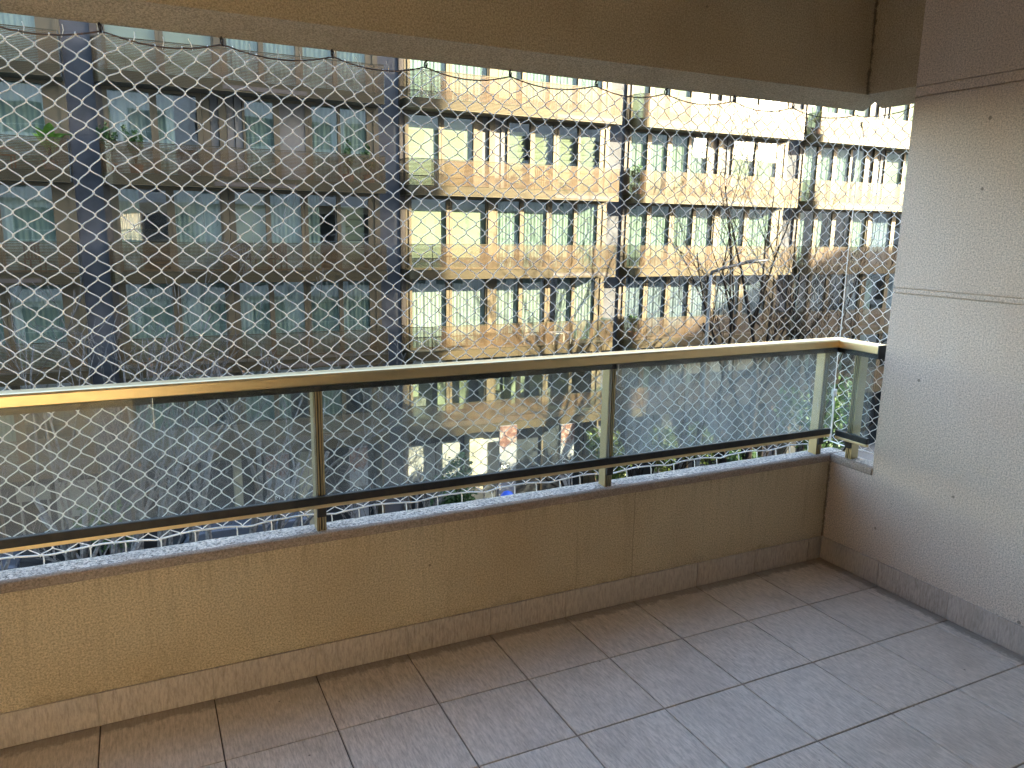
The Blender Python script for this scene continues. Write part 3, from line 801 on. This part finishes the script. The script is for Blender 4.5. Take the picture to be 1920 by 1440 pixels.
def potted(name, label, s, y, z, kind, h, w_, seed):
    rnd = random.Random(seed); P = fw(s, y, z)
    t = thing(name, label, 'plant', P, rnd.random() * 6, 'plants on the balconies opposite')
    pr = [(.15, 0), (.17, .02), (.20, .30), (.215, .30), (.215, .34), (.19, .34), (.18, .29)]
    MB().rings([[(r * math.cos(a * math.pi / 6), r * math.sin(a * math.pi / 6), zz) for a in range(12)] for r, zz in pr]).obj('pot', M['terracotta'], t, smooth=False)
    st = MB(); lf = MB(); mat_ = M['leaf']
    if kind == 'banana':
        mat_ = M['leaf_banana']
        st.tube([(0, 0, .3), (.02, 0, .8), (.0, .02, h * .6)], [.05, .04, .02], 6)
        for i in range(8):
            a = i * .82; l = h * rnd.uniform(.45, .7); up_ = rnd.uniform(.5, 1.2)
            pts = [Vector((0, 0, .5 + .05 * i)) + Vector((math.cos(a), math.sin(a), 0)) * (l * .55 * t_) + Vector((0, 0, l * (up_ * t_ - .45 * t_ * t_))) for t_ in [q / 6 for q in range(7)]]
            sdv = Vector((-math.sin(a), math.cos(a), 0))
            rr = [[p + sdv * (.15 * math.sin(math.pi * (.12 + .88 * q / 6))), p - Vector((0, 0, .02)), p - sdv * (.15 * math.sin(math.pi * (.12 + .88 * q / 6)))] for q, p in enumerate(pts)]
            lf.rings(rr, cap=False, closed=False)
    elif kind == 'yucca':
        mat_ = M['leaf_bright']
        st.tube([(0, 0, .3), (.02, .02, h * .6)], [.04, .03], 6)
        for i in range(46):
            a = rnd.uniform(0, 6.28); e = rnd.uniform(.1, 1.4); l = w_ * rnd.uniform(.8, 1.3)
            d = Vector((math.cos(a) * math.cos(e), math.sin(a) * math.cos(e), math.sin(e))); sdv = Vector((-math.sin(a), math.cos(a), 0)) * .028
            b0 = Vector((.02, .02, h * rnd.uniform(.5, .66)))
            lf.add([b0 - sdv, b0 + sdv, b0 + d * l * .6 + sdv * .8, b0 + d * l * .6 - sdv * .8, b0 + d * l - Vector((0, 0, .05))], [(0, 1, 2, 3), (3, 2, 4)])
    else:
        for i in range(7):
            a = rnd.uniform(0, 6.28); r_ = w_ * rnd.uniform(.3, 1.)
            tip = Vector((math.cos(a) * r_, math.sin(a) * r_ * .6, h * rnd.uniform(.55, 1.)))
            midp = Vector((tip.x * .35, tip.y * .35, tip.z * .6))
            st.tube([(0, 0, .3), midp, tip], [.012, .009, .004], 4)
            for q in range(26):
                tt_ = rnd.uniform(.45, 1.05); p = midp.lerp(tip, (tt_ - .45) * 1.7)
                leaves(lf, p, (.10, .10, .10), 2, .11, rnd)
    st.obj('stem', M['bark_dark'], t); lf.obj('foliage', mat_, t)
zf = lambda k: SL[k] + .302
potted('potted_plant', 'banana plant with big upright leaves at the end of the far left balcony', -4.95, .5, zf(1), 'banana', 1.9, .5, 1)
potted('potted_plant', 'tall leafy plant beside the blue concrete column above the slatted balcony', -3.35, .55, zf(1), 'shrub', 2.0, .35, 2)
potted('potted_plant', 'wide leafy plant leaning over the balcony rail right of the tall one', -2.65, .5, zf(1), 'shrub', 1.55, .55, 3)
potted('potted_plant', 'bushy plant left of a pair at the right end of the shaded upper balcony', 3.98, .5, zf(1), 'shrub', 1.5, .32, 4)
potted('potted_plant', 'bushy plant right of a pair at the right end of the shaded upper balcony', 4.72, .5, zf(1), 'shrub', 1.45, .3, 5)
potted('potted_plant', 'grey green shrub at the rounded end of the third bay balcony', 16.05, .6, zf(1), 'shrub', 1.25, .45, 6)
potted('potted_plant', 'spiky yellow green yucca at the top right beside the fourth bay', 25.72, .6, zf(0), 'yucca', 1.1, .5, 7)
potted('potted_plant', 'pale shrub at the rounded end of the lower third bay balcony', 16.1, .55, zf(3), 'shrub', 1.1, .4, 8)
def chair(label, s, y, z, rz, mat_):
    t = thing('garden_chair', label, 'chair', fw(s, y, z), rz, 'garden furniture on the balconies opposite')
    MB().box(-.24, .24, -.24, .24, .42, .46).obj('seat', mat_, t, bevel=.01)
    bk = MB()
    for i in range(5): bk.box(-.22 + i * .095, -.16 + i * .095, .2, .225, .46, .88)
    bk.box(-.24, .24, .195, .23, .881, .94); bk.obj('backrest', mat_, t)
    for sx in (-.22, .19):
        for sy in (-.22, .19): MB().box(sx, sx + .035, sy, sy + .035, 0, .42).obj('leg', mat_, t)
        MB().box(sx, sx + .035, -.22, .2, .62, .65).obj('armrest', mat_, t)
def table(label, s, y, z, rz, mat_, h=.45):
    t = thing('garden_table', label, 'table', fw(s, y, z), rz, 'garden furniture on the balconies opposite')
    MB().box(-.5, .5, -.3, .3, h, h + .04).obj('tabletop', mat_, t, bevel=.008)
    for sx in (-.46, .41):
        for sy in (-.27, .22): MB().box(sx, sx + .05, sy, sy + .05, 0, h).obj('leg', mat_, t)
chair('white garden chair on the sunlit lower balcony beside a low white table', 11.15, .5, zf(3), 1.2, M['white_metal'])
table('low white table right of the white chair on the sunlit lower balcony', 12.45, .45, zf(3), .1, M['white_metal'])
chair('tan lounge chair behind the slats of the third bay balcony, leftmost of its pair', 20.2, .5, zf(1), 2.4, M['wicker'])
chair('tan lounge chair behind the slats of the third bay balcony, right of its pair', 22.9, .5, zf(1), -2.2, M['wicker'])
table('low tan table between two lounge chairs on the third bay balcony', 21.6, .5, zf(1), 0, M['wicker'], .35)
chair('tan chair behind the slats of the middle bay balcony near the louvred blinds', 11.6, .5, zf(1), 2.0, M['wicker'])
chair('dark chair behind the slats on the shaded balcony at far left', -6.1, .5, zf(1), 1.9, M['terracotta'])
chair('brown chair with tall back on the far left balcony one floor lower', -5.6, .45, zf(2), 2.9, M['darkpanel'])
chair('brown slatted chair on the shaded balcony below the two dark windows', .5, .45, zf(2), 2.6, M['darkpanel'])
chair('second brown slatted chair on the shaded balcony, right of the first', 1.5, .45, zf(2), 3.4, M['darkpanel'])

# ------------------------------------------------------------------ posters on the ground floor
def words(body, mat_, size, loc, parent, name='lettering'):
    cu = bpy.data.curves.new(name, 'FONT'); cu.body = body; cu.size = size; cu.extrude = .002; cu.materials.append(mat_)
    tmp = bpy.data.objects.new('tmp_text', cu); me = bpy.data.meshes.new_from_object(tmp); bpy.data.objects.remove(tmp)
    o = bpy.data.objects.new(name, me); COL.objects.link(o); o.parent = parent; o.location = loc; o.rotation_euler = (R(90), 0, 0); return o
M['ink'] = plain('dark_ink', (.03, .03, .032), .6); M['red_ink'] = plain('brick_red_ink', (.30, .07, .05), .6); M['white_ink'] = plain('white_ink', (.85, .85, .83), .6)
M['poster'] = plain('poster_sheet', (.17, .175, .185), .6, var=.03)
def flowers_mat():
    mt, nt, b = newmat('red_flower_print'); f = noise(nt, pos(nt), 7, 4, .7)
    nt.links.new(ramp(nt, f, (.34, (.05, .02, .015)), (.44, (.07, .022, .016)), (.52, (.13, .055, .035)), (.60, (.20, .19, .18))), b.inputs['Base Color']); return mt
M['print'] = flowers_mat()
def poster(label, x0, x1, z0, z1, lines, Y=23.5):
    t = thing('poster_stand', label, 'poster', (x0, Y, GZ), PSI, 'flower posters along the ground floor opposite')
    w_ = x1 - x0; h0, h1 = z0 - GZ, z1 - GZ
    MB().box(0, w_, 0, .06, h0, h1).obj('board', M['poster'], t)
    hh = (h1 - h0) * .27
    pts = [(0, h1 - .01), (0, h1 - hh * .8), (w_ * .25, h1 - hh * 1.05), (w_ * .5, h1 - hh * .82), (w_ * .75, h1 - hh * .95), (w_, h1 - hh * .6), (w_, h1 - .01)]
    f = MB(); f.add([(x, -.004, z) for x, z in pts], [tuple(range(7))]); f.obj('flower_print', M['print'], t)
    for q in (.05, w_ - .09): MB().box(q, q + .04, .061, .10, 0, h1 - .05).obj('leg', M['lamp_grey'], t)
    for k, (txt, fz, sz, box) in enumerate(lines):
        z = h1 - (h1 - h0) * fz
        if box: MB().box(.03, w_ * box[1], -.006, -.001, z - sz * .18, z + sz * .95).obj('text_band', M[box[0]], t)
        words(txt, M['white_ink'] if box else M['ink'], sz, (.06, -.007, z), t)
poster('flower poster reading OMRO left of the second railing post', .60, 1.36, -9.3, -6.12, [('OMRO', .34 + .16, .22, ('ink', .72)), ('Acqui', .66, .2, ('red_ink', .95)), ('centinove', .76, .17, None)])
poster('flower poster with CO band and the word Bon below it', 3.45, 4.10, -9.4, -6.16, [('CO', .52, .24, ('ink', .98)), ('Bon', .70, .26, None)])
poster('flower poster with dark NG band in front of the sunlit white panel', 9.32, 10.05, -9.4, -5.95, [('NG', .50, .24, ('ink', .62)), ('D', .60, .24, ('red_ink', .95))])
poster('pale flower poster farthest right, half hidden by twigs', 12.05, 12.66, -9.4, -6.15, [('C', .5, .24, ('ink', .8)), ('Bon', .66, .2, None)])
t = thing('waste_bin', 'blue domed plastic bin standing at the foot of the NG poster', 'bin', (9.45, 23.0, GZ))
pr = [(.30, 0), (.34, .9), (.36, .95), (.36, 1.0), (.30, 1.25), (.18, 1.42), (.02, 1.48)]
MB().rings([[(r * math.cos(a * math.pi / 8), r * math.sin(a * math.pi / 8), zz) for a in range(16)] for r, zz in pr[:4]]).obj('body', M['blue'], t, smooth=True)
MB().rings([[(r * math.cos(a * math.pi / 8), r * math.sin(a * math.pi / 8), zz + .001) for a in range(16)] for r, zz in pr[3:]]).obj('lid', M['blue'], t, smooth=True)

# ------------------------------------------------------------------ street lamp
t = thing('street_lamp', 'grey street lamp with a curved arm in front of the third bay', 'lamp', (14.15, 17.6, GZ))
MB().tube([(0, 0, 0), (0, 0, 1.2), (0, 0, 9.4), (0.0, 0, 10.05)], [.09, .075, .06, .055], 10).obj('pole', M['lamp_grey'], t, smooth=True)
MB().tube([(0, 0, 10.0), (.05, 0, 10.14), (.5, 0, 10.26), (1.5, 0, 10.44)], [.055, .055, .05, .045], 8).obj('arm', M['gasket'], t, smooth=True)
MB().rings([[(x, wd * math.cos(a * math.pi / 5), 10.46 + .08 * (x - 1.5) + hh * math.sin(a * math.pi / 5)) for a in range(10)] for x, wd, hh in ((1.4, .03, .03), (1.5, .09, .05), (1.8, .15, .07), (2.25, .12, .05), (2.5, .02, .02))]).obj('lamp_head', M['gasket'], t, smooth=True)

# ------------------------------------------------------------------ trees
def bare_tree(name, label, base, h, spread, stems, seed, bark, depth=4, leaf=0, lean=(0, 0), dens=(4, 5), stem_r=.1):
    rnd = random.Random(seed)
    t = thing(name, label, 'tree', base, 0, 'bare street trees')
    tr, cr, lf = MB(), MB(), MB()
    def branch(p, d, l, r, lev):
        n = 5 if lev < 2 else 3
        pts = [p]; rads = [r]; dd = d.copy()
        for i in range(n):
            dd = (dd + Vector((rnd.gauss(0, .11), rnd.gauss(0, .11), rnd.gauss(.05, .07)))).normalized()
            p = p + dd * (l / n); pts.append(p); rads.append(max(.0075, r * (1 - .58 * (i + 1) / n)))
        (tr if lev < 2 else cr).tube(pts, rads, 7 if lev == 0 else 5 if lev == 1 else 3, lev < 2)
        if lev >= depth:
            if leaf and rnd.random() < leaf: leaves(lf, pts[-1], (.1, .1, .1), 4, .07, rnd)
            return
        k = rnd.randint(*dens) if lev == 0 else rnd.randint(dens[0] - 1, dens[1] - 1) if lev < 3 else rnd.randint(1, 3)
        for i in range(k):
            f = rnd.uniform(.3, 1.0); q = min(int(f * n), n - 1); b0 = pts[q].lerp(pts[q + 1], f * n - q) if f < 1 else pts[-1]
            a = rnd.uniform(0, 6.283); perp = dd.orthogonal().normalized(); perp.rotate(Quaternion(dd, a))
            ang = rnd.uniform(.35, .85) * (1 if lev else .8)
            nd = (dd * math.cos(ang) + perp * math.sin(ang) + Vector((0, 0, .18))).normalized()
            branch(b0, nd, l * rnd.uniform(.42, .66), max(.0085, rads[q] * rnd.uniform(.5, .68)), lev + 1)
    for s in range(stems):
        a = s * 2.4 + rnd.random(); sp = spread * (rnd.uniform(.6, 1.1) if stems > 1 else .15)
        d = Vector((math.cos(a) * sp + lean[0], math.sin(a) * sp * .6 + lean[1], 1)).normalized()
        branch(Vector((math.cos(a) * .12 * (stems > 1), math.sin(a) * .12 * (stems > 1), 0)), d, h * rnd.uniform(.55, .68), stem_r, 0)
    tr.obj('trunk', bark, t, smooth=True); cr.obj('crown', bark, t)
    if lf.f: lf.obj('dry_leaves', M['dead_leaf'], t)
    return t
bp, bd = M['bark_pale'], M['bark_dark']
bare_tree('bare_tree', 'pale multi-stemmed bare tree behind the left glass panel', (-3.4, 16.0, GZ), 9.6, .34, 5, 11, bp, 4, dens=(3, 4), stem_r=.125, leaf=.03)
bare_tree('bare_tree', 'bare tree leaning left at the far left edge of the view', (-5.2, 15.2, GZ), 8.6, .34, 3, 12, bp, 4, dens=(3, 4), stem_r=.125, lean=(-.1, 0))
bare_tree('bare_tree', 'pale bare tree with slanting limbs left of the second railing post', (-.9, 17.4, GZ), 9.3, .34, 4, 13, bp, 4, dens=(3, 4), stem_r=.125, leaf=.04)
bare_tree('bare_tree', 'small bare tree with thin twigs in front of the middle bay', (11.2, 19.2, GZ), 5.6, .25, 2, 14, bd, 3, dens=(4, 5))
bare_tree('bare_tree', 'tall dark bare tree standing behind the street lamp', (17.0, 18.4, GZ), 14.6, .15, 3, 15, bd, stem_r=.16)
bare_tree('bare_tree', 'low twiggy bare tree left of the lamp post', (12.6, 17.0, GZ), 8.0, .35, 2, 16, bd, 3, dens=(5, 6))
bare_tree('bare_tree', 'dark bare tree leaning right beside the right wall edge', (18.6, 16.2, GZ), 10.4, .32, 2, 17, bd, 3, lean=(.2, 0), dens=(5, 6))
bare_tree('bare_tree', 'bare tree with brown dry leaves behind the right glass panel', (16.0, 17.0, GZ), 6.0, .4, 3, 18, bd, 3, leaf=.2, dens=(4, 5))
bare_tree('bare_tree', 'thin bare sapling between the posters and the green bush', (4.2, 19.0, GZ), 5.2, .3, 3, 19, bp)

def bush(label, c, rad, n, size, mat_, seed):
    rnd = random.Random(seed)
    t = thing('green_bush', label, 'bush', (c[0], c[1], GZ), 0, 'shrubs along the street')
    zc = c[2] - GZ; st = MB(); lf = MB()
    for i in range(7):
        a = rnd.uniform(0, 6.28); tip = Vector((math.cos(a) * rad[0] * .7, math.sin(a) * rad[1] * .7, zc + rad[2] * rnd.uniform(-.2, .8)))
        st.tube([(0, 0, 0), tip * .5 + Vector((0, 0, .3)), tip], [.04, .025, .01], 5)
    for i in range(9):
        d = Vector((rnd.uniform(-1, 1), rnd.uniform(-1, 1), rnd.uniform(-1, 1))) * .62
        leaves(lf, (d.x * rad[0], d.y * rad[1], zc + d.z * rad[2]), (rad[0] * .55, rad[1] * .55, rad[2] * .5), n // 9, size, rnd)
    st.obj('stem', bd, t); lf.obj('foliage', mat_, t)
bush('dark green bush in front of the two white hoarding panels', (6.5, 21.6, -7.6), (1.2, 1.0, 1.3), 3000, .13, M['leaf'], 31)
bush('sunlit yellow green bush left of the third railing post', (12.4, 20.6, -6.9), (.9, .8, 1.3), 2400, .13, M['leaf_bright'], 32)
bush('bright green bush just right of the third railing post', (14.4, 20.2, -6.8), (.8, .8, 1.3), 2200, .13, M['leaf_bright'], 33)
bush('yellow green bush farther right behind the dusty glass panel', (16.4, 20.0, -6.6), (.8, .8, 1.0), 1800, .13, M['leaf_bright'], 34)
bush('small dark evergreen bush behind the pale bare tree at the left', (-4.2, 21.8, -7.3), (.8, .7, .9), 1800, .11, M['leaf'], 35)
bush('dark evergreen bush low down under the middle glass panel', (7.2, 18.8, -8.7), (1.6, 1.0, 1.0), 2600, .13, M['leaf'], 36)
bush('dark ivy covered bush at the foot of the second railing post', (2.4, 19.6, -8.6), (1.2, .9, 1.1), 2200, .12, M['leaf'], 37)
bush('dark bush under the dusty glass panel, near the lamp post', (17.6, 19.4, -7.6), (1.7, 1.0, 1.9), 3000, .14, M['leaf'], 38)
bush('large dark bush at the corner behind the return railing', (21.5, 19.2, -6.6), (2.2, 1.2, 2.6), 3600, .15, M['leaf'], 39)
rnd = random.Random(5); ug = MB()
for i in range(800):
    x = rnd.uniform(-9, 30); y = rnd.uniform(16.4, 20.2); a = rnd.uniform(0, 6.28); l = rnd.uniform(.4, 1.5)
    p = Vector((x, y, GZ)); d = Vector((math.cos(a) * .5, math.sin(a) * .5, 1)).normalized() * l
    ug.tube([p, p + d * .6 + Vector((0, 0, .1)), p + d + Vector((math.cos(a), math.sin(a), 0)) * .2], [.012, .009, .005], 3, False)
ug.obj('undergrowth', bd, kind='stuff', label='tangle of thin bare twigs covering the planting strip')
lg = MB()
for i in range(16000):
    x = rnd.uniform(-9, 30); y = rnd.uniform(16.2, 20.3)
    if mnoise.noise(Vector((x * .35, y * .5, 2))) < -.05: continue
    leaves(lg, (x, y, GZ + .22), (.05, .05, .25), 1, .14, rnd)
lg.obj('ground_cover', M['leaf'], kind='stuff', label='dark green ground cover under the street trees')

# ------------------------------------------------------------------ parked vans
def van(label, x, y, mat_, flip):
    t = thing('parked_van', label, 'van', (x, y, GZ), math.pi if flip else 0, 'vans parked below the building opposite')
    def ring(X, hw, z0, z1, tw): return [(X, -hw, z0), (X, -hw, z0 + (z1 - z0) * .45), (X, -tw, z1 - .06), (X, -tw + .1, z1), (X, tw - .1, z1), (X, tw, z1 - .06), (X, hw, z0 + (z1 - z0) * .45), (X, hw, z0)]
    MB().rings([ring(*a) for a in ((-2.45, .88, .38, 2.15, .78), (-2.35, .95, .3, 2.3, .84), (.6, .97, .3, 2.34, .85), (1.15, .97, .3, 2.22, .82), (1.85, .95, .3, 1.25, .88), (2.5, .9, .32, 1.05, .82), (2.68, .8, .42, .85, .74))]).obj('body', mat_, t, smooth=False, bevel=.03)
    MB().add([(1.22, -.74, 2.14), (1.22, .74, 2.14), (1.86, .80, 1.30), (1.86, -.80, 1.30)], [(3, 2, 1, 0)]).obj('windscreen', M['dark_glass'], t, loc=(.03, 0, .02))
    for sy in (-1, 1): MB().add([(.35, sy * .925, 1.95), (1.05, sy * .92, 1.95), (1.55, sy * .965, 1.35), (.35, sy * .97, 1.35)], [(0, 1, 2, 3)]).obj('side_window', M['dark_glass'], t, loc=(0, sy * .012, 0))
    for sx in (-1.55, 1.75):
        for sy in (-.86, .86):
            wv = MB().tube([(sx, sy - .1, .33), (sx, sy + .1, .33)], .33, 18).obj('wheel', M['tyre'], t)
            MB().tube([(sx, sy - .105, .33), (sx, sy + .105, .33)], .2, 12).obj('rim', M['lamp_grey'], wv)
    for sy in (-.68, .68): MB().box(2.60, 2.66, sy - .14, sy + .14, .72, .88).obj('headlight', M['white_metal'], t)
van('blue grey van at the bottom left below the railing', -7.6, 21.7, M['van'], False)
van('silver blue van below the pale slanting bare tree', -.9, 22.0, M['van'], True)
